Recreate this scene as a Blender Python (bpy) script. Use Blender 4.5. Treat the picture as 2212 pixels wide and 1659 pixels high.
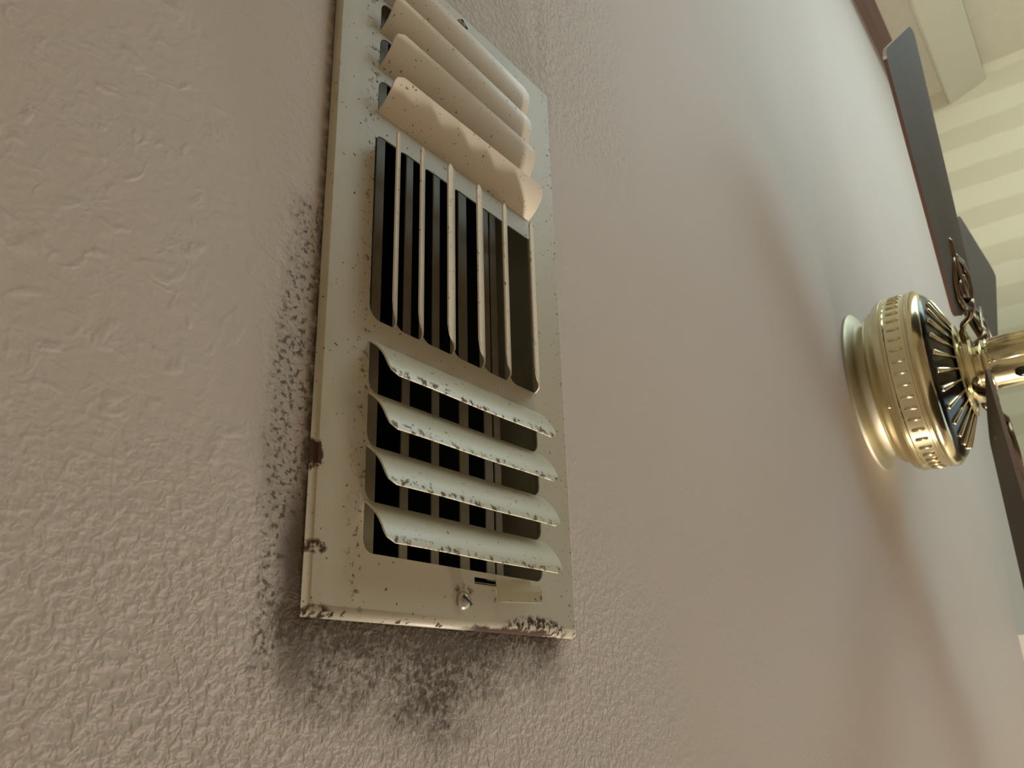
import bpy, bmesh, math, random
from mathutils import Vector, Matrix
random.seed(7)
for o in list(bpy.data.objects):
    bpy.data.objects.remove(o, do_unlink=True)
SC = bpy.context.scene
COL = SC.collection
PI = math.pi
H = 2.44                       # ceiling height

# ------------------------------------------------------------------ camera
cam_d = bpy.data.cameras.new('camera')
cam = bpy.data.objects.new('camera', cam_d)
COL.objects.link(cam)
cam_d.sensor_width = 36.0
cam_d.lens = 1828.9 / 2212 * 36.0
cam_d.clip_start = 0.01
R = Matrix(((0.5920, 0.2729, 0.7583), (0.0284, 0.9333, -0.3580), (-0.8054, 0.2335, 0.5448)))
right, down, fwd = (R.col[0].normalized(), R.col[1].normalized(), R.col[2].normalized())
m = Matrix.Identity(4)
for i in range(3):
    m[i][0] = right[i]; m[i][1] = -down[i]; m[i][2] = -fwd[i]
m.translation = Vector((-0.32526, 0.22566, 2.17095))
cam.matrix_world = m
cam_d.dof.use_dof = True
cam_d.dof.focus_distance = 0.46
cam_d.dof.aperture_fstop = 25.0
SC.camera = cam

# ------------------------------------------------------------------ world, light, exposure
w = bpy.data.worlds.new('world'); SC.world = w
w.use_nodes = True
w.node_tree.nodes['Background'].inputs[0].default_value = (0.55, 0.65, 0.8, 1)
w.node_tree.nodes['Background'].inputs[1].default_value = 0.3
vs = SC.view_settings
vs.view_transform = 'Standard'; vs.look = 'None'; vs.gamma = 1.0; vs.use_curve_mapping = False
vs.exposure = 0.06

def area(name, loc, target, sx, sy, power, col):
    d = bpy.data.lights.new(name, 'AREA'); d.shape = 'RECTANGLE'; d.size = sx; d.size_y = sy
    d.energy = power; d.color = col
    o = bpy.data.objects.new(name, d); COL.objects.link(o); o.location = loc
    o.rotation_euler = (Vector(target) - Vector(loc)).to_track_quat('-Z', 'Y').to_euler()
    return o
area('back_window_daylight', (1.45, -1.53, 1.55), (1.40, 0.0, 2.3), 1.4, 1.0, 20.0, (0.71, 0.94, 1.0))
area('front_lamp', (1.1, 2.75, 2.29), (0.15, 0.0, 2.40), 0.5, 0.16, 80.0, (1.0, 0.91, 0.82))
area('side_window_daylight', (2.60, -0.30, 1.15), (1.0, -0.45, 2.0), 0.9, 1.2, 3.0, (0.50, 0.75, 1.0))

# ------------------------------------------------------------------ node helpers
class NT:
    def __init__(s, name):
        s.m = bpy.data.materials.new(name); s.m.use_nodes = True
        s.t = s.m.node_tree; s.b = s.t.nodes['Principled BSDF']
    def lk(s, a, b): s.t.links.new(a, b)
    def set(s, sock, v):
        i = s.b.inputs[sock]
        if hasattr(v, 'is_output'): s.lk(v, i)
        else: i.default_value = v
    def n(s, t): return s.t.nodes.new(t)
    def math(s, op, a, b=0.0, c=None, clamp=False):
        n = s.n('ShaderNodeMath'); n.operation = op; n.use_clamp = clamp
        for i, v in enumerate((a, b) if c is None else (a, b, c)):
            if hasattr(v, 'is_output'): s.lk(v, n.inputs[i])
            else: n.inputs[i].default_value = v
        return n.outputs[0]
    def mr(s, v, a, b, c=0.0, d=1.0, smooth=True):
        n = s.n('ShaderNodeMapRange'); n.interpolation_type = 'SMOOTHSTEP' if smooth else 'LINEAR'
        s.lk(v, n.inputs[0])
        for i, x in enumerate((a, b, c, d)): n.inputs[i + 1].default_value = x
        return n.outputs[0]
    def noise(s, vec, scale, detail=2.0, rough=0.5, dist=0.0):
        n = s.n('ShaderNodeTexNoise'); n.inputs['Scale'].default_value = scale
        n.inputs['Detail'].default_value = detail; n.inputs['Roughness'].default_value = rough
        n.inputs['Distortion'].default_value = dist
        s.lk(vec, n.inputs['Vector']); return n.outputs['Fac']
    def mix(s, f, a, b):
        n = s.n('ShaderNodeMix'); n.data_type = 'RGBA'
        for i, v in ((0, f), (6, a), (7, b)):
            if hasattr(v, 'is_output'): s.lk(v, n.inputs[i])
            else: n.inputs[i].default_value = v
        return n.outputs[2]
    def pos(s):
        g = s.n('ShaderNodeNewGeometry'); x = s.n('ShaderNodeSeparateXYZ')
        s.lk(g.outputs['Position'], x.inputs[0])
        return g.outputs['Position'], x.outputs[0], x.outputs[1], x.outputs[2]
    def objc(s):
        g = s.n('ShaderNodeTexCoord'); return g.outputs['Object']
    def bump(s, h, strength, dist):
        n = s.n('ShaderNodeBump'); n.inputs['Distance'].default_value = dist
        if hasattr(strength, 'is_output'): s.lk(strength, n.inputs['Strength'])
        else: n.inputs['Strength'].default_value = strength
        s.lk(h, n.inputs['Height']); s.lk(n.outputs[0], s.b.inputs['Normal'])

def c4(r, g, b): return (r, g, b, 1.0)
def plain(name, col, rough=0.5, metal=0.0, var=0.08, scale=40.0, spec=0.5, bump=0.0):
    k = NT(name); p = k.objc()
    nz = k.noise(p, scale, 3.0)
    dk = c4(*[x * (1 - var) for x in col]); lt = c4(*[min(1, x * (1 + var)) for x in col])
    k.set('Base Color', k.mix(nz, dk, lt))
    k.set('Roughness', k.mr(nz, 0.2, 0.8, max(0.02, rough - 0.04), rough + 0.04))
    k.set('Metallic', metal); k.set('Specular IOR Level', spec)
    if bump: k.bump(nz, 0.4, bump)
    return k.m

# ---- ceiling: lightly textured paint with mould around the register
def mat_ceiling():
    k = NT('textured_ceiling_paint'); p, x, y, z = k.pos()
    A = lambda a, b: k.math('ADD', a, b)
    S = lambda a, b: k.math('SUBTRACT', a, b)
    M = lambda a, b: k.math('MULTIPLY', a, b)
    MX = lambda a, b: k.math('MAXIMUM', a, b)
    nb = k.noise(p, 28, 3, 0.6); nm = k.noise(p, 150, 3, 0.6); nf = k.noise(p, 420, 2, 0.6); nd = k.noise(p, 230, 3.5, 0.68, 0.3); ns = k.noise(p, 380, 2.0, 0.55)
    tone = k.mix(k.noise(p, 3.0, 2), c4(0.605, 0.528, 0.478), c4(0.655, 0.578, 0.532))
    # speckled strip left of the plate
    wob = M(S(nb, 0.5), 0.012)
    d = A(S(-0.0985, x), wob)
    wid = k.mr(y, -0.02, 0.11, 0.017, 0.025)
    strip = k.math('MULTIPLY', k.mr(k.math('DIVIDE', d, wid), 0.72, 1.08, 1, 0), k.mr(A(y, wob), -0.004, 0.008, 0, 1))
    strip = M(strip, k.mr(y, 0.20, 0.23, 1, 0))
    strip = M(strip, k.mr(d, -0.012, -0.004, 0, 1))
    strip = M(strip, k.mr(x, -0.09, -0.085, 1, 0))
    spots = k.mr(ns, 0.50, 0.66, 0, 1)
    left = M(strip, A(M(spots, 0.66), 0.20))
    # hard dirt line along the left edge
    edge = M(k.mr(S(-0.0985, x), 0.0005, 0.0065, 1, 0), M(k.mr(y, -0.21, -0.17, 0, 1), k.mr(y, 0.19, 0.196, 1, 0)))
    edge = M(M(edge, k.mr(x, -0.097, -0.094, 1, 0)), k.mr(nm, 0.25, 0.6, 0.35, 1.0))
    edge = M(edge, k.mr(y, -0.1, 0.16, 0.7, 1.0))
    # soft shadow at the plate's lower left corner, painted into the colour
    dx = k.math('DIVIDE', A(x, 0.098), 0.017); dy = k.math('DIVIDE', S(y, 0.178), 0.055)
    blob0 = k.mr(A(A(M(dx, dx), M(dy, dy)), M(S(nb, 0.5), 0.8)), 0.05, 1.25, 0.85, 0)
    # stain below the plate
    lowb = A(0.247, M(S(nb, 0.5), 0.045))
    lowb = S(lowb, M(k.math('ABSOLUTE', A(x, 0.018)), 0.30))
    bl = k.mr(S(lowb, y), -0.010, 0.036, 0, 1)
    bl = M(bl, k.mr(y, 0.180, 0.187, 0, 1))
    bl = M(bl, M(k.mr(A(x, wob), -0.118, -0.104, 0, 1), k.mr(A(x, wob), 0.075, 0.100, 1, 0)))
    patt = A(M(k.mr(nd, 0.40, 0.62, 0, 1), 0.66), M(k.mr(nb, 0.32, 0.6, 0.35, 1), 0.42))
    patt = MX(patt, M(k.mr(y, 0.196, 0.218, 1, 0), k.mr(nb, 0.3, 0.6, 0.62, 0.85)))
    patt = M(A(M(patt, 0.85), 0.32), k.mr(nf, 0.3, 0.65, 0.72, 1.1))
    below = M(bl, patt)
    # faint grime to the right of the plate and small specks
    rt = M(k.mr(x, 0.098, 0.114, 0.25, 0), M(k.mr(x, 0.09, 0.097, 0, 1), k.mr(y, -0.20, -0.10, 1.0, 0.12)))
    rt = M(rt, M(k.mr(nm, 0.4, 0.62, 0, 1), k.mr(y, 0.19, 0.2, 1, 0)))
    grime_and_shade = MX(MX(left, edge), MX(MX(blob0, below), rt))  # stains, dirt and the painted corner shadow together
    grime_and_shade = k.math('MINIMUM', grime_and_shade, 0.9)
    k.set('Base Color', k.mix(grime_and_shade, tone, c4(0.082, 0.058, 0.034)))
    k.set('Roughness', 0.62); k.set('Specular IOR Level', 0.3)
    # relief: lumpy texture, strongest around the plate's lower end
    big = k.mr(k.noise(p, 95, 2, 0.5, 0.6), 0.55, 0.74, 0, 1)
    fine = k.mr(k.noise(p, 260, 2.5, 0.55, 0.4), 0.35, 0.72, 0, 1)
    nearY = k.mr(y, 0.11, 0.23, 0, 1)
    nearX = M(k.mr(x, 0.10, 0.26, 1, 0), k.mr(x, -0.26, -0.12, 0.15, 1))
    topn = M(k.mr(y, -0.20, -0.13, 0.8, 0), k.mr(x, 0.15, 0.3, 1, 0.1))
    leftn = M(k.mr(S(-0.0985, x), 0.0, 0.035, 0.8, 0), k.mr(y, -0.02, 0.02, 0.25, 1))
    leftn = M(leftn, k.mr(x, -0.05, 0.0, 1, 0))
    fineamt = A(MX(MX(M(nearY, nearX), topn), leftn), 0.07)
    bigamt = M(k.mr(x, 0.05, 0.25, 1, 0.1), 0.22)
    h = A(M(fine, fineamt), M(big, bigamt))
    k.bump(h, 1.0, 0.00065)
    return k.m

# ---- register paint: cream enamel with rust where the photo shows it
def mat_register(name, col, rust_edges=True):
    k = NT(name); p, x, y, z = k.pos()
    A = lambda a, b: k.math('ADD', a, b); S = lambda a, b: k.math('SUBTRACT', a, b); M = lambda a, b: k.math('MULTIPLY', a, b)
    MX = lambda a, b: k.math('MAXIMUM', a, b)
    n1 = k.noise(p, 60, 3, 0.6); n2 = k.noise(p, 260, 3, 0.65); n3 = k.noise(p, 480, 1.0)
    base = k.mix(k.noise(p, 9, 2), c4(*[v * 0.94 for v in col]), c4(*[min(1, v * 1.05) for v in col]))
    # yellowing on the left rail
    yel = M(k.mr(x, -0.097, -0.088, 0.45, 0), k.mr(n1, 0.35, 0.65, 0.3, 1))
    base = k.mix(yel, base, c4(col[0] * 0.80, col[1] * 0.76, col[2] * 0.58))
    # sparse dark specks everywhere
    speck = k.mr(n3, 0.735, 0.77, 0, 0.85)
    # rust cluster at the lower right corner and along the bottom flange
    rx = k.math('DIVIDE', S(x, 0.058), 0.034); ry = k.math('DIVIDE', S(y, 0.190), 0.011)
    cl = k.mr(A(M(rx, rx), M(ry, ry)), 0.0, 1.15, 1, 0)
    r1 = M(k.mr(n2, 0.44, 0.56, 0, 1), k.mr(cl, 0.02, 0.5, 0, 1))
    r2 = M(k.mr(A(y, M(S(n1, 0.5), 0.008)), 0.1872, 0.1884, 0, 1), M(k.mr(x, -0.012, 0.012, 0, 1), k.mr(x, 0.066, 0.074, 1, 0)))
    # rusty mark near the left edge
    lx = k.math('DIVIDE', A(x, 0.0955), 0.006); ly = k.math('DIVIDE', S(y, 0.1625), 0.0035)
    r3 = M(k.mr(A(M(lx, lx), M(ly, ly)), 0.3, 1.2, 1, 0), k.mr(n2, 0.42, 0.56, 0, 1))
    lx2 = k.math('DIVIDE', A(x, 0.0985), 0.004); ly2 = k.math('DIVIDE', S(y, 0.124), 0.007)
    r4 = k.mr(A(A(M(lx2, lx2), M(ly2, ly2)), M(S(n2, 0.5), 2.5)), 0.5, 1.0, 1, 0)
    cx = k.math('DIVIDE', A(x, 0.094), 0.008); cy = k.math('DIVIDE', S(y, 0.1885), 0.004)
    r5 = M(k.mr(A(M(cx, cx), M(cy, cy)), 0.3, 1.3, 1, 0), k.mr(n2, 0.40, 0.55, 0, 1))
    # grime round the screws and the left of the slots
    s1 = k.math('DIVIDE', A(x, 0.003), 0.010); s2 = k.math('DIVIDE', S(y, 0.1745), 0.007)
    r6 = M(k.mr(A(M(s1, s1), M(s2, s2)), 0.2, 1.0, 0.8, 0), k.mr(n2, 0.47, 0.58, 0, 1))
    g1 = M(k.mr(x, -0.085, -0.072, 0, 0.75), M(k.mr(x, -0.0700, -0.0690, 1, 0), k.mr(n2, 0.56, 0.66, 0, 1)))
    g2 = M(k.mr(x, 0.084, 0.093, 0, 0.5), k.mr(n3, 0.64, 0.70, 0, 1))
    rust = MX(MX(MX(r1, r2), MX(r3, r4)), MX(r5, MX(r6, MX(g1, g2))))
    r7 = M(M(k.mr(y, 0.1862, 0.1878, 0, 1), k.mr(n2, 0.56, 0.64, 0, 1)), k.mr(n1, 0.42, 0.56, 0, 1))
    rust = MX(MX(rust, speck), r7)
    rc = k.mix(n1, c4(0.035, 0.016, 0.008), c4(0.085, 0.038, 0.018))
    k.set('Base Color', k.mix(rust, base, rc))
    k.set('Roughness', k.mr(rust, 0, 1, 0.42, 0.85)); k.set('Specular IOR Level', 0.3)
    k.bump(A(M(rust, 0.6), M(k.noise(p, 40, 2), 0.15)), 0.6, 0.0006)
    return k.m

# louver paint: cream enamel, rust flecks gathered on the free edge (object z is the drop)
def mat_louver(name, col, rusty):
    k = NT(name); p, x, y, z = k.pos()
    M = lambda a, b: k.math('MULTIPLY', a, b)
    n2 = k.noise(p, 230, 3, 0.65); n1 = k.noise(p, 55, 2); n3 = k.noise(p, 420, 1)
    base = k.mix(k.noise(p, 14, 2), c4(*[v * 0.93 for v in col]), c4(*[min(1, v * 1.05) for v in col]))
    edge = k.mr(z, H - 0.0190, H - 0.0182, 1, 0)
    e2 = M(k.mr(z, H - 0.0195, H - 0.0150, 1, 0), k.mr(n1, 0.54, 0.64, 0, 0.8))
    r = k.math('MAXIMUM', M(edge, k.mr(n2, 0.50 if rusty else 0.58, 0.60 if rusty else 0.7, 0, 0.9)), M(e2, k.mr(n2, 0.60, 0.68, 0, 1)))
    r = k.math('MAXIMUM', r, k.mr(n3, 0.70, 0.75, 0, 0.8))
    rc = k.mix(n1, c4(0.06, 0.028, 0.012), c4(0.22, 0.13, 0.05))
    k.set('Base Color', k.mix(r, base, rc)); k.set('Roughness', k.mr(r, 0, 1, 0.33, 0.8)); k.set('Specular IOR Level', 0.45)
    return k.m

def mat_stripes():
    k = NT('striped_wall'); p, x, y, z = k.pos()  # alternating lighter and darker bands along the wall
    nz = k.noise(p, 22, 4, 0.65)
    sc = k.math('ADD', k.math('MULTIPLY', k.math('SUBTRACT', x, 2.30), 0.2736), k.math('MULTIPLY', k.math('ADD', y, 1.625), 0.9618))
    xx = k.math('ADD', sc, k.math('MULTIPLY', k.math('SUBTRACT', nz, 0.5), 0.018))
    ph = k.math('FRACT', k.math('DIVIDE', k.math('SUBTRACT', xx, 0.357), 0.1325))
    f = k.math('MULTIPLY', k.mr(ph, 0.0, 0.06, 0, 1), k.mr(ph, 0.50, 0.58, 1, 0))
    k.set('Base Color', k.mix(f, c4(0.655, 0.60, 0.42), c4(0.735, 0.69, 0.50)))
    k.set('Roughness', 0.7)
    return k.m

def mat_wood(name, a, b, rough, spec=0.5):
    k = NT(name); p = k.objc()
    mp = k.n('ShaderNodeMapping'); mp.inputs['Scale'].default_value = (3, 60, 60); k.lk(p, mp.inputs[0])
    nz = k.noise(mp.outputs[0], 3.0, 4, 0.6, 0.5)
    k.set('Base Color', k.mix(nz, c4(*a), c4(*b))); k.set('Roughness', rough); k.set('Specular IOR Level', spec)
    return k.m

M_CEIL = mat_ceiling()
M_PLATE = mat_register('cream_register_enamel', (0.50, 0.455, 0.355))
M_LOUV = mat_louver('louver_enamel', (0.60, 0.57, 0.43), True)  # same paint as the plate, colour lightened to imitate stronger light
M_LOUV_LIT = mat_louver('louver_enamel_lit', (0.66, 0.585, 0.47), False)  # same paint, lightened further to imitate lamp light; fewer rust flecks
M_DAMP = plain('damper_grey_paint', (0.30, 0.265, 0.195), 0.6, 0.0, 0.25, 90)
M_COLLAR = plain('collar_grey_green_paint', (0.27, 0.255, 0.18), 0.6, 0.0, 0.2, 60)
M_DUCT = plain('unlit_duct_black', (0.012, 0.012, 0.013), 0.9)  # black colour stands in for the unlit depth of the duct
M_SCREW = plain('cream_painted_screw', (0.42, 0.40, 0.34), 0.25, 0.55, 0.35, 400)
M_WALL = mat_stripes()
M_WALLP = plain('cream_wall_paint', (0.50, 0.46, 0.35), 0.7)
M_FLOOR = plain('tan_carpet', (0.30, 0.24, 0.18), 0.9, 0.0, 0.2, 200)
M_TRIM = mat_wood('brown_crown_wood', (0.13, 0.085, 0.063), (0.17, 0.115, 0.088), 0.5, 0.4)
M_VAL = plain('cream_valance_paint', (0.43, 0.395, 0.29), 0.6, 0, 0.05, 5)
M_BRASS = plain('polished_brass', (0.78, 0.70, 0.45), 0.18, 1.0, 0.05, 30)
M_BRASSD = plain('satin_brass', (0.50, 0.46, 0.34), 0.55, 1.0, 0.06, 30)
M_BRONZE = plain('dark_antique_brass', (0.20, 0.14, 0.085), 0.22, 1.0, 0.15, 60)
M_BLACK = plain('near_black', (0.008, 0.007, 0.006), 0.2)
M_BLADE = mat_wood('dark_walnut_blade', (0.080, 0.064, 0.048), (0.115, 0.090, 0.066), 0.65, 0.15)
M_BEDGE = mat_wood('reddish_blade_edge', (0.10, 0.05, 0.035), (0.13, 0.07, 0.05), 0.12, 0.8)
M_BTIP = plain('painted_tip_glint', (0.80, 0.76, 0.68), 0.25)  # pale colour on the tip ends imitates a window glint
M_JOG = plain('cream_panel_paint', (0.86, 0.82, 0.69), 0.5, 0, 0.04, 8)
M_FRAME = plain('white_window_paint', (0.75, 0.75, 0.72), 0.5)

# ------------------------------------------------------------------ mesh helpers
def link(name, me, mat, parent=None, smooth=False):
    o = bpy.data.objects.new(name, me); COL.objects.link(o)
    for mm in (mat if isinstance(mat, (list, tuple)) else [mat]): me.materials.append(mm)
    if smooth:
        for f in me.polygons: f.use_smooth = True
    if parent: o.parent = parent
    return o
def from_bm(name, bm, mat, parent=None, smooth=False, recalc=True):
    if recalc: bmesh.ops.recalc_face_normals(bm, faces=bm.faces)
    me = bpy.data.meshes.new(name); bm.to_mesh(me); bm.free()
    return link(name, me, mat, parent, smooth)
def add_box(bm, a, b, bev=0.0):
    r = bmesh.ops.create_cube(bm, size=1.0)
    vs_ = r['verts']
    for v in vs_:
        v.co = Vector([(a[i] + b[i]) / 2 + v.co[i] * (b[i] - a[i]) for i in range(3)])
    if bev:
        es = list({e for v in vs_ for e in v.link_edges})
        bmesh.ops.bevel(bm, geom=es, offset=bev, segments=2, affect='EDGES', profile=0.5)
def add_lathe(bm, prof, n=72):
    rings = []
    for r, z in prof:
        rings.append([bm.verts.new((r * math.cos(2 * PI * i / n), r * math.sin(2 * PI * i / n), z)) for i in range(n)] if r > 1e-6 else [bm.verts.new((0, 0, z))])
    for a, b in zip(rings, rings[1:]):
        for i in range(n):
            j = (i + 1) % n
            if len(a) == 1 and len(b) == 1: continue
            if len(a) == 1: bm.faces.new((a[0], b[i], b[j]))
            elif len(b) == 1: bm.faces.new((a[i], a[j], b[0]))
            else: bm.faces.new((a[i], a[j], b[j], b[i]))
def add_tube(bm, pts, rad, n=10, flat=1.0, up=Vector((0, 0, 1))):
    pts = [Vector(p) for p in pts]; rings = []
    for i, p in enumerate(pts):
        t = (pts[min(i + 1, len(pts) - 1)] - pts[max(i - 1, 0)]).normalized()
        u = t.cross(up)
        if u.length < 1e-4: u = t.cross(Vector((1, 0, 0)))
        u.normalize(); v = u.cross(t)
        r = rad[i] if isinstance(rad, (list, tuple)) else rad
        rings.append([bm.verts.new(p + u * math.cos(2 * PI * k / n) * r + v * math.sin(2 * PI * k / n) * r * flat) for k in range(n)])
    for a, b in zip(rings, rings[1:]):
        for k in range(n): bm.faces.new((a[k], a[(k + 1) % n], b[(k + 1) % n], b[k]))
    bm.faces.new(rings[0][::-1]); bm.faces.new(rings[-1])
def add_sheet(bm, g, th):
    """solid sheet from a grid of points; th = thickness along the normal"""
    n, k = len(g), len(g[0]); g = [[Vector(p) for p in r] for r in g]
    top = [[bm.verts.new(p) for p in r] for r in g]; bot = []
    for i in range(n):
        row = []
        for j in range(k):
            du = g[min(i + 1, n - 1)][j] - g[max(i - 1, 0)][j]; dv = g[i][min(j + 1, k - 1)] - g[i][max(j - 1, 0)]
            nn = du.cross(dv)
            nn = nn.normalized() if nn.length > 1e-12 else Vector((0, 0, 1))
            row.append(bm.verts.new(g[i][j] + nn * th))
        bot.append(row)
    for i in range(n - 1):
        for j in range(k - 1):
            bm.faces.new((top[i][j], top[i + 1][j], top[i + 1][j + 1], top[i][j + 1]))
            bm.faces.new((bot[i][j], bot[i][j + 1], bot[i + 1][j + 1], bot[i + 1][j]))
    for i in range(n - 1):
        bm.faces.new((top[i][0], bot[i][0], bot[i + 1][0], top[i + 1][0]))
        bm.faces.new((top[i][-1], top[i + 1][-1], bot[i + 1][-1], bot[i][-1]))
    for j in range(k - 1):
        bm.faces.new((top[0][j], top[0][j + 1], bot[0][j + 1], bot[0][j]))
        bm.faces.new((top[-1][j], bot[-1][j], bot[-1][j + 1], top[-1][j + 1]))
def empty(name, label, cat, loc, group=None):
    o = bpy.data.objects.new(name, None); COL.objects.link(o); o.location = loc
    o.empty_display_size = 0.05
    o['label'] = label; o['category'] = cat
    if group: o['group'] = group
    return o
def struct(o): o['kind'] = 'structure'; return o
def smooth_angle(o, ang=35):
    me = o.data
    for f in me.polygons: f.use_smooth = True
    bm = bmesh.new(); bm.from_mesh(me)
    for e in bm.edges:
        if len(e.link_faces) == 2 and e.calc_face_angle(0) > math.radians(ang): e.smooth = False
    bm.to_mesh(me); bm.free()

# ------------------------------------------------------------------ room shell
X0, X1, Y0, Y1 = -1.6, 2.94, -1.625, 3.1
bm = bmesh.new()
hx, hy = 0.078, 0.172
xs = [X0 - 0.1, -hx, hx, X1 + 0.1]; ys = [Y0 - 0.1, -hy, hy, Y1 + 0.1]
for zz in (H, H + 0.014):
    g = [[bm.verts.new((a, b, zz)) for b in ys] for a in xs]
    for i in range(3):
        for j in range(3):
            if i == 1 and j == 1: continue
            bm.faces.new((g[i][j], g[i + 1][j], g[i + 1][j + 1], g[i][j + 1]))
bm.verts.ensure_lookup_table()
lo, hi = bm.verts[:16], bm.verts[16:]
for loop in ((5, 9, 10, 6), (0, 4, 8, 12, 13, 14, 15, 11, 7, 3, 2, 1)):
    for a, b in zip(loop, loop[1:] + loop[:1]): bm.faces.new((lo[a], lo[b], hi[b], hi[a]))
struct(from_bm('ceiling', bm, M_CEIL))
def wall(name, a, b, mat):
    bm = bmesh.new(); add_box(bm, a, b); return struct(from_bm(name, bm, mat))
wall('floor', (X0 - 0.1, Y0 - 0.1, -0.1), (X1 + 0.1, Y1 + 0.1, 0), M_FLOOR)
wall('wall_left', (X0 - 0.1, Y0, 0), (X0, Y1, H), M_WALLP)
# the right-hand wall meets the back wall at a slight angle
WA, WB = Vector((2.30, -1.625, 0)), Vector((2.82, 0.2031, 0))
bm = bmesh.new()
q = [WA, WB, WB + Vector((0.12, -0.03, 0)), WA + Vector((0.12, -0.03, 0))]
lo = [bm.verts.new((p.x, p.y, 0)) for p in q]; hi = [bm.verts.new((p.x, p.y, H)) for p in q]
bm.faces.new(lo[::-1]); bm.faces.new(hi)
for i in range(4): bm.faces.new((lo[i], lo[(i + 1) % 4], hi[(i + 1) % 4], hi[i]))
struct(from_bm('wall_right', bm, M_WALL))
wall('wall_front', (X0, Y1, 0), (X1, Y1 + 0.1, H), M_WALLP)
wall('wall_back', (X0, Y0 - 0.1, 0), (X1, Y0, H), M_WALLP)
# jog of the wall on the right: its outer corner stands just inside the frame
wall('wall_jog', (2.094, 0.0954, 0), (X1, Y1, H), M_JOG)
# dark wood crown strip along the top of the back wall
bm = bmesh.new()
prof = [(0, 0), (0.020, 0), (0.020, -0.010), (0.014, -0.020), (0.010, -0.036), (0.010, -0.043), (0, -0.043)]
a = [bm.verts.new((X0, Y0 + p, H + q)) for p, q in prof]; b = [bm.verts.new((2.30, Y0 + p, H + q)) for p, q in prof]
for i in range(len(prof)):
    j = (i + 1) % len(prof); bm.faces.new((a[i], a[j], b[j], b[i]))
bm.faces.new(a[::-1]); bm.faces.new(b)
struct(from_bm('trim_1', bm, M_TRIM))

# window valance: sloped cream board above the window in the back wall
val = empty('window_valance', 'sloped cream valance board in the corner of the walls, behind the fan blade', 'valance', (1.55, Y0, H - 0.185))
bm = bmesh.new()
prof = [(0.0, 0.058), (0.074, 0.058), (0.080, 0.055), (0.081, 0.050), (0.048, -0.055), (0.044, -0.058), (0.036, -0.058), (0.036, -0.040), (0, -0.040)]
def vx(p): return 0.7495 + 0.2844 * p
a = [bm.verts.new((-0.85, p, q)) for p, q in prof]; b = [bm.verts.new((vx(p), p, q)) for p, q in prof]
for i in range(len(prof)):
    j = (i + 1) % len(prof); bm.faces.new((a[i], a[j], b[j], b[i]))
bm.faces.new(a[::-1]); bm.faces.new(b)
from_bm('board', bm, M_VAL, val)
bm = bmesh.new(); add_tube(bm, [(-0.85, 0.079, 0.057), (0.765, 0.079, 0.057)], 0.003, 8)
from_bm('top_bead', bm, M_VAL, val, True)

# ------------------------------------------------------------------ ceiling register
reg = empty('ceiling_register', 'rusty cream metal ceiling air register with three sets of curved louvers', 'air vent', (0, 0, H))
DROP = 0.0048                    # face lies this far below the ceiling
TH = 0.0009
SX0, SX1 = -0.0705, 0.0655
ATT = [0.0640, 0.0895, 0.1147, 0.1400]
SLOT = 0.0244
ATT_T = [0.0668, 0.0955, 0.1197, 0.1432]
MIDL = [-0.0715, -0.0545, -0.0353, -0.0105, 0.0147, 0.0395]
MIDR = [-0.0552, -0.0362, -0.0116, 0.0133, 0.0369, 0.0645]
MY0, MY1 = -0.0530, 0.0515
def rrect(x0, y0, x1, y1, r):
    """rounded rectangle, r = radii at (x0y0, x1y0, x1y1, x0y1)"""
    pts = []
    for (cx, cy, sx, sy, a0), q in zip(((x0, y0, 1, 1, 180), (x1, y0, -1, 1, 270), (x1, y1, -1, -1, 0), (x0, y1, 1, -1, 90)), r):
        if q <= 0: pts.append((cx, cy)); continue
        for k in range(6):
            t = math.radians(a0 + 90 * k / 5)
            pts.append((cx + sx * q + q * math.cos(t), cy + sy * q + q * math.sin(t)))
    return pts
RC = 0.0058
holes = []
for q in ATT: holes.append(rrect(SX0, q, SX1, q + (SLOT if q < 0.13 else 0.0217), (0, 0, RC, RC)))
for q in ATT_T: holes.append(rrect(SX0, -q - 0.0222, SX1, -q, (RC, RC, 0, 0)))
for l, r in zip(MIDL, MIDR): holes.append(rrect(l, MY0, r, MY1, (0.005, 0, 0, 0.007)))
holes.append(rrect(0.0054, 0.1645, 0.0616, 0.1678, (0, 0, 0, 0)))
FX0, FX1, FY0, FY1 = -0.0976, 0.0958, -0.1853, 0.1850
cu = bpy.data.curves.new('plate_curve', 'CURVE'); cu.dimensions = '2D'; cu.fill_mode = 'BOTH'; cu.extrude = TH / 2
for pts in [[(FX0, FY0), (FX1, FY0), (FX1, FY1), (FX0, FY1)]] + holes:
    sp = cu.splines.new('POLY'); sp.points.add(len(pts) - 1); sp.use_cyclic_u = True
    for q, p in zip(sp.points, pts): q.co = (p[0], p[1], 0, 1)
tmp = bpy.data.objects.new('plate_curve', cu); COL.objects.link(tmp)
bpy.context.view_layer.update()
me = bpy.data.meshes.new_from_object(tmp.evaluated_get(bpy.context.evaluated_depsgraph_get()))
bpy.data.objects.remove(tmp, do_unlink=True); bpy.data.curves.remove(cu)
bm = bmesh.new(); bm.from_mesh(me); bpy.data.meshes.remove(me)
for v in bm.verts: v.co.z += -DROP
OX0, OX1, OY0, OY1 = -0.0987, 0.0989, -0.1898, 0.1898
rings = []
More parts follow.
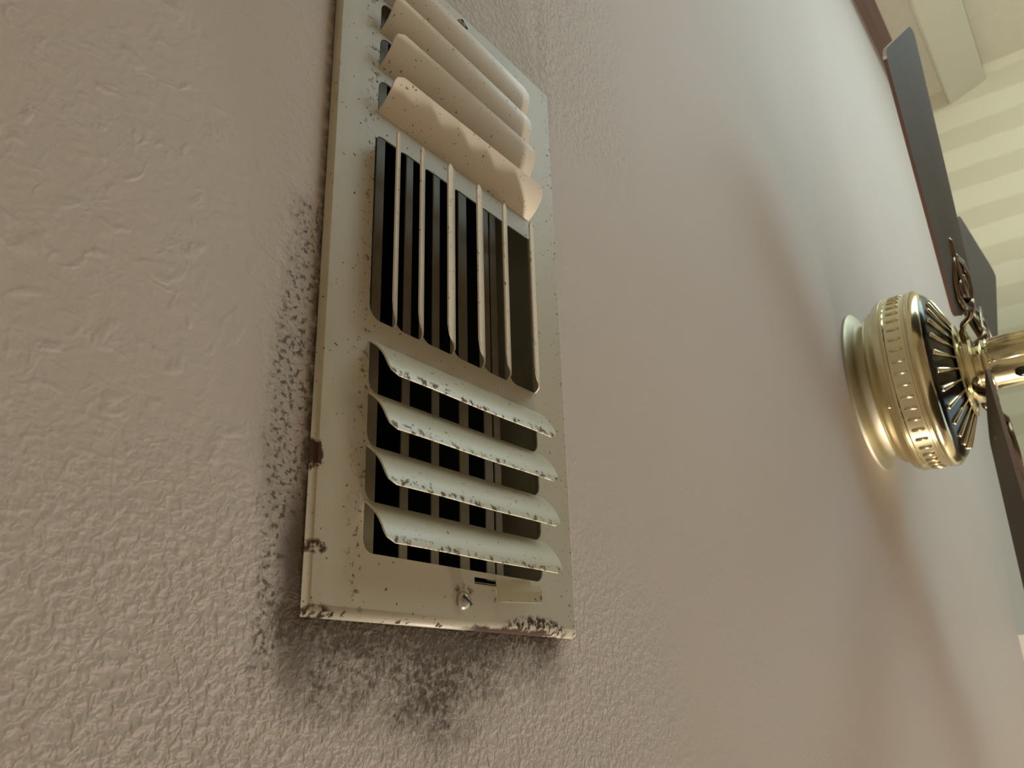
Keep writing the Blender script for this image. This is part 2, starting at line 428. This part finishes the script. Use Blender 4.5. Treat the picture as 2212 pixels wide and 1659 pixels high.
for t in range(5):
    s = t / 4.0
    zz = -DROP - TH / 2 + (DROP - 0.0004) * (1 - math.cos(s * PI / 2)) if t else -DROP - TH / 2
    e = math.sin(s * PI / 2)
    rings.append([bm.verts.new(p) for p in ((FX0 + (OX0 - FX0) * e, FY0 + (OY0 - FY0) * e, zz), (FX1 + (OX1 - FX1) * e, FY0 + (OY0 - FY0) * e, zz),
                                            (FX1 + (OX1 - FX1) * e, FY1 + (OY1 - FY1) * e, zz), (FX0 + (OX0 - FX0) * e, FY1 + (OY1 - FY1) * e, zz))])
for a, b in zip(rings, rings[1:]):
    for i in range(4):
        f = bm.faces.new((a[i], a[(i + 1) % 4], b[(i + 1) % 4], b[i])); f.smooth = True
from_bm('face_plate', bm, M_PLATE, reg)
# lanced, curved louvers: profile (out along the slot, drop)
PROF = [(0, 0), (0.0022, 0.0030), (0.0048, 0.0058), (0.0080, 0.0084), (0.0115, 0.0105), (0.0155, 0.0123), (0.0192, 0.0134)]
def prof_at(s):
    acc = 0.0
    for (a, b), (c, d) in zip(PROF, PROF[1:]):
        L = math.hypot(c - a, d - b)
        if s <= acc + L: t = (s - acc) / L; return a + (c - a) * t, b + (d - b) * t
        acc += L
    return PROF[-1]
def louver(x0, x1, att, sgn, vertical, slot, k0, k1, mat, rc=RC, rc2=None, wav=0.0):
    """x0..x1 along the blade, att = bent edge, sgn = way the blade leans, k0/k1 = how far each end is bent"""
    n, mm = 26, 12; g = []
    rc2 = rc if rc2 is None else rc2
    smax = min(slot * 1.03, 0.0238)
    for j in range(mm):
        s = smax * j / (mm - 1)
        i0 = i1 = 0.0
        if s > smax - rc: q = s - (smax - rc); i0 = rc - math.sqrt(max(0, rc * rc - q * q))
        if s > smax - rc2: q = s - (smax - rc2); i1 = rc2 - math.sqrt(max(0, rc2 * rc2 - q * q))
        row = []
        for i in range(n):
            t = i / (n - 1); t = t if 0 < i < n - 1 else t
            u = (x0 + i0) + (x1 - i1 - x0 - i0) * t
            a, d = prof_at(s); kk = k0 + (k1 - k0) * t + wav * math.sin(t * 9.0)
            # bend less: rotate the profile towards the face
            ln = math.hypot(a, d); an = math.atan2(d, a) * kk
            a2, d2 = ln * math.cos(an), ln * math.sin(an)
            if vertical: row.append((att + sgn * a2, u, -DROP - TH / 2 - d2))
            else: row.append((u, att + sgn * a2, -DROP - TH / 2 - d2))
        g.append(row)
    bm = bmesh.new(); add_sheet(bm, g, TH)
    o = from_bm('louver', bm, mat, reg)
    smooth_angle(o, 40)
    return o
for i, q in enumerate(ATT): louver(SX0, SX1, q, 1, False, SLOT, 1.0, 1.0, M_LOUV, wav=0.012)
for i, (q, k0, k1) in enumerate(zip(ATT_T, (1.0, 0.95, 0.88, 0.8), (1.0, 0.62, 0.45, 0.40))):
    louver(SX0, SX1, -q, -1, False, SLOT, k0, k1, M_LOUV_LIT, wav=0.0)
for l, r in zip(MIDL, MIDR): louver(MY0, MY1, r, -1, True, r - l, 1.0, 1.0, M_LOUV_LIT, rc=0.004, rc2=0.007)
# collar, damper blades, duct
bm = bmesh.new()
zc = 0.030
for a, b in (((0.0700, -0.169, 0.0002 - DROP + 0.001), (0.0712, 0.169, zc)), ((-0.0762, -0.169, 0.0002 - DROP + 0.001), (-0.0750, 0.169, zc)),
             ((-0.0750, 0.1680, 0.0002 - DROP + 0.001), (0.0700, 0.1690, zc)), ((-0.0750, -0.1690, 0.0002 - DROP + 0.001), (0.0700, -0.1680, zc))):
    add_box(bm, a, b)
from_bm('collar', bm, M_COLLAR, reg)
for cx, wd in ((-0.0526, 0.0065), (-0.0295, 0.0056), (-0.0066, 0.0057), (0.0170, 0.0075), (0.0388, 0.0072), (0.0470, 0.0058)):
    bm = bmesh.new(); add_box(bm, (cx - wd / 2, -0.166, 0.0098), (cx + wd / 2, 0.162, 0.0108), 0.0003)
    from_bm('damper_blade', bm, M_DAMP, reg)
bm = bmesh.new()
zt = 0.16
add_box(bm, (-0.0775, -0.1715, zc + 0.001), (-0.0765, 0.1715, zt)); add_box(bm, (0.0765, -0.1715, zc + 0.001), (0.0775, 0.1715, zt))
add_box(bm, (-0.0765, -0.1715, zc + 0.001), (0.0765, -0.1705, zt)); add_box(bm, (-0.0765, 0.1705, zc + 0.001), (0.0765, 0.1715, zt))
add_box(bm, (-0.0775, -0.1715, zt), (0.0775, 0.1715, zt + 0.001))
from_bm('duct_boot', bm, M_DUCT, reg)
# damper lever: neck out of its slot and a bent rectangular tab
def lev(x, y, d): return (x, y, -DROP - TH / 2 - 0.0006 - d)
bm = bmesh.new()
def dl(x): return max(0.0, (x - 0.0215)) * 0.56
g = [[lev(x, y, dl(x) + (0.0012 if y > 0.168 else 0.0)) for x in (0.0219, 0.028, 0.0345, 0.0387)] for y in (0.1640, 0.1660, 0.1700, 0.1755)]
add_sheet(bm, g, -0.0009)
g = [[lev(x, y, dl(x) + (0.0012 if y > 0.168 else 0.0)) for x in (0.0387, 0.0405, 0.0432)] for y in (0.1668, 0.1700, 0.1755)]
add_sheet(bm, g, -0.0009)
lo_ = from_bm('damper_lever', bm, M_LOUV, reg)
bm = bmesh.new(); add_box(bm, (0.011, 0.1655, 0.0), (0.030, 0.1665, 0.006), 0.0003)
from_bm('lever_arm', bm, M_DAMP, reg)
def screw(x, y):
    bm = bmesh.new()
    add_lathe(bm, [(0, -0.0034), (0.0016, -0.0033), (0.0032, -0.0026), (0.0043, -0.0012), (0.0045, 0.0003), (0, 0.0003)], 28)
    for v in bm.verts: v.co += Vector((x, y, -DROP - TH / 2))
    o = from_bm('screw', bm, M_SCREW, reg, True)
    bm = bmesh.new(); add_box(bm, (x - 0.0034, y - 0.0005, -DROP - TH / 2 - 0.0036), (x + 0.0034, y + 0.0005, -DROP - TH / 2 - 0.0029))
    bmesh.ops.rotate(bm, cent=(x, y, 0), matrix=Matrix.Rotation(0.6, 3, 'Z'), verts=bm.verts)
    s = from_bm('screw_slot', bm, M_BLACK, o)
screw(-0.0040, 0.1768); screw(-0.0011, -0.1767)

# ------------------------------------------------------------------ ceiling fan
FC = (0.977, -0.209)
fan = empty('ceiling_fan', 'brass ceiling fan with dark brown wooden blades beyond the air register', 'ceiling fan', (FC[0], FC[1], H))
bm = bmesh.new()
add_lathe(bm, [(0, 0), (0.121, -0.0002), (0.121, -0.004), (0.116, -0.008), (0.104, -0.011), (0.099, -0.015), (0.098, -0.024), (0, -0.024)], 72)
o = from_bm('canopy', bm, M_BRASSD, fan); smooth_angle(o, 50)
bm = bmesh.new()
add_lathe(bm, [(0, -0.024), (0.100, -0.024), (0.111, -0.027), (0.114, -0.031), (0.116, -0.037), (0.124, -0.042), (0.1275, -0.047), (0.1285, -0.050), (0.1300, -0.0515), (0.1300, -0.0535), (0.1280, -0.0548),
               (0.1280, -0.0556), (0.1300, -0.0568), (0.1300, -0.0588), (0.1275, -0.0600), (0.1275, -0.0840), (0.1300, -0.0855), (0.1300, -0.0875), (0.1282, -0.0885), (0.1282, -0.0892),
               (0.1305, -0.0905), (0.1315, -0.0950), (0.1300, -0.1000), (0.1260, -0.1045), (0.1215, -0.1072), (0, -0.1072)], 96)
o = from_bm('motor_housing', bm, M_BRASS, fan); smooth_angle(o, 50)
# raised upright ribs round the motor band, in groups like the photo's
bm = bmesh.new(); add_tube(bm, [(0, 0, -0.0635), (0, 0, -0.0650), (0, 0, -0.0790), (0, 0, -0.0805)], [0.0008, 0.0022, 0.0022, 0.0008], 8)
bmesh.ops.recalc_face_normals(bm, faces=bm.faces)
rme = bpy.data.meshes.new('rib'); bm.to_mesh(rme); bm.free(); rme.materials.append(M_BRASS)
for f in rme.polygons: f.use_smooth = True
for k in range(48):
    o = bpy.data.objects.new('rib', rme); COL.objects.link(o); o.parent = fan
    t = 2 * PI * (k + 0.5) / 48
    o.location = (0.1280 * math.cos(t), 0.1280 * math.sin(t), 0)
# small screw heads on the upper housing
for az in (150, 270, 30):
    t = math.radians(az); bm = bmesh.new()
    r = bmesh.ops.create_uvsphere(bm, u_segments=10, v_segments=6, radius=0.0035)
    for v in bm.verts: v.co += Vector((0.126 * math.cos(t), 0.126 * math.sin(t), -0.046))
    from_bm('housing_screw', bm, M_BRASS, fan, True)
# vented lower cover with brass fins; black surface stands in for its dark interior
bm = bmesh.new()
add_lathe(bm, [(0, -0.1074), (0.1212, -0.1074), (0.1180, -0.1105), (0.1110, -0.1130)], 72)
add_lathe(bm, [(0.1110, -0.1130), (0.1080, -0.1140), (0.0650, -0.1335), (0.0560, -0.1350), (0, -0.1350)], 72)
o = from_bm('vented_cover', bm, M_BLACK, fan); smooth_angle(o, 40)
fin = bmesh.new()
n1, n2 = Vector((0.1105, 0, -0.1138)), Vector((0.0640, 0, -0.1345))
add_tube(fin, [n1, n1.lerp(n2, 0.05), n1.lerp(n2, 0.5), n2], [0.0035, 0.0042, 0.0030, 0.0022], 8, 0.8)
bmesh.ops.recalc_face_normals(fin, faces=fin.faces)
fme = bpy.data.meshes.new('fin'); fin.to_mesh(fme); fin.free(); fme.materials.append(M_BRASS)
for f in fme.polygons: f.use_smooth = True
for k in range(26):
    o = bpy.data.objects.new('fin', fme); COL.objects.link(o); o.parent = fan; o.rotation_euler = (0, 0, 2 * PI * k / 26)
bm = bmesh.new()
add_lathe(bm, [(0, -0.1345), (0.0600, -0.1345), (0.0665, -0.1350), (0.0670, -0.1375), (0.0600, -0.1395), (0.0480, -0.1400), (0.0470, -0.1420), (0.0500, -0.1430), (0.0500, -0.1500), (0.0460, -0.1520), (0.040, -0.1525), (0, -0.1525)], 64)
o = from_bm('flywheel', bm, M_BRASS, fan); smooth_angle(o, 40)
bm = bmesh.new()
add_lathe(bm, [(0, -0.1526), (0.0300, -0.1526), (0.0310, -0.1600), (0.0370, -0.1625), (0.0385, -0.1650), (0.0385, -0.1690), (0.0365, -0.1710), (0.0365, -0.2350), (0.0385, -0.2370), (0.0385, -0.2430), (0.030, -0.2520), (0.012, -0.2570), (0.006, -0.2640), (0, -0.2660)], 64)
o = from_bm('switch_housing', bm, M_BRASS, fan); smooth_angle(o, 40)
for az in (172, 214, 228):  # added bars that imitate bright highlights along the brass tube
    t = math.radians(az); rr = 0.0375
    bm = bmesh.new(); add_tube(bm, [(rr * math.cos(t), rr * math.sin(t), z_) for z_ in (-0.1735, -0.1755, -0.226, -0.228)], [0.002, 0.0036, 0.0036, 0.002], 10)
    from_bm('highlight_bar', bm, M_BRASS, fan, True)
t = math.radians(135)
bm = bmesh.new(); r = bmesh.ops.create_uvsphere(bm, u_segments=14, v_segments=8, radius=0.006)
for v in bm.verts: v.co = Vector((v.co.x, v.co.y, v.co.z * 1.5)) + Vector((0.041 * math.cos(t), 0.041 * math.sin(t), -0.205))
from_bm('reverse_switch', bm, M_BLACK, fan, True)

# blades
AZ0, PITCH, RT, WT, WR, RR, HZ = math.radians(-135.4), 0.202, 0.474, 0.137, 0.114, 0.085, 0.159
def blade_outline():
    pts = []
    def arc(cx, cy, r, a0, a1, n=7):
        for k in range(n):
            t = math.radians(a0 + (a1 - a0) * k / (n - 1)); pts.append((cx + r * math.cos(t), cy + r * math.sin(t)))
    sk = 0.0
    pts.append((RR + 0.012, -WR / 2 + 0.030))
    arc(RR + 0.040, -WR / 2 + 0.0225, 0.0225, 215, 270, 5)
    arc(RT - sk - 0.014, -WT / 2 + 0.014, 0.014, 270, 355)
    arc(RT + sk - 0.020, WT / 2 - 0.020, 0.020, 0, 90)
    arc(RR + 0.040, WR / 2 - 0.0225, 0.0225, 90, 145, 5)
    pts.append((RR + 0.012, WR / 2 - 0.030))
    return pts
def make_blade():
    out = blade_outline(); th = 0.0045
    bm = bmesh.new()
    def hz(x): return -0.018 * (x - 0.1) / 0.374
    top = [bm.verts.new((x, y, hz(x) + th / 2)) for x, y in out]; bot = [bm.verts.new((x, y, hz(x) - th / 2)) for x, y in out]
    bm.faces.new(top); bm.faces.new(bot[::-1]); n = len(out)
    for i in range(n):
        f = bm.faces.new((top[i], bot[i], bot[(i + 1) % n], top[(i + 1) % n]))
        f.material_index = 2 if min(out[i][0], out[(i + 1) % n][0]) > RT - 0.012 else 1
    return bm
bm = make_blade(); bmesh.ops.recalc_face_normals(bm, faces=bm.faces)
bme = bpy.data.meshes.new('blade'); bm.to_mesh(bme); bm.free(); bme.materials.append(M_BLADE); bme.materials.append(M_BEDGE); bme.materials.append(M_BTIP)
# ornate blade iron: S-shaped neck and a pierced, leaf-shaped plate under the blade root
def make_iron():
    bm = bmesh.new()
    add_tube(bm, [(0.046, 0, 0.012), (0.060, 0, 0.013), (0.072, 0, 0.008), (0.080, 0, -0.002), (0.090, 0, -0.0075), (0.105, 0, -0.0075)], [0.010, 0.0085, 0.0075, 0.0075, 0.009, 0.010], 10, 0.55, Vector((0, 0, 1)))
    for s in (-1, 1):
        add_tube(bm, [(0.095, s * 0.004, -0.0070), (0.108, s * 0.024, -0.0062), (0.128, s * 0.034, -0.0056), (0.150, s * 0.028, -0.0056), (0.166, s * 0.012, -0.0056), (0.176, 0, -0.0056)],
                 [0.0060, 0.0055, 0.0050, 0.0046, 0.0042, 0.004], 8, 0.7)
        add_tube(bm, [(0.112, s * 0.004, -0.0060), (0.122, s * 0.016, -0.0058), (0.136, s * 0.014, -0.0058), (0.140, s * 0.004, -0.0058)], [0.004, 0.0038, 0.0038, 0.003], 8, 0.7)
    add_tube(bm, [(0.100, 0, -0.0066), (0.130, 0, -0.0058), (0.170, 0, -0.0056), (0.196, 0, -0.0056), (0.202, 0, -0.0054)], [0.006, 0.0045, 0.0055, 0.0065, 0.002], 8, 0.7)
    return bm
bm = make_iron(); bmesh.ops.recalc_face_normals(bm, faces=bm.faces)
ime = bpy.data.meshes.new('blade_iron'); bm.to_mesh(ime); bm.free(); ime.materials.append(M_BRONZE)
for f in ime.polygons: f.use_smooth = True
for k, jit in enumerate((0.0, -0.6, 0.0, 0.3)):
    az = AZ0 + math.radians(90 * k + jit)
    rise = 0.022 * math.cos(az) - 0.006 * math.sin(az)          # the worn blades no longer run quite level
    rot = Matrix.Rotation(az, 4, 'Z') @ Matrix.Rotation(-math.atan(rise), 4, 'Y') @ Matrix.Rotation(-PITCH, 4, 'X')
    o = bpy.data.objects.new('blade', bme); COL.objects.link(o); o.parent = fan; o.matrix_local = Matrix.Translation((0, 0, -HZ)) @ rot
    i_ = bpy.data.objects.new('blade_iron', ime); COL.objects.link(i_); i_.parent = o
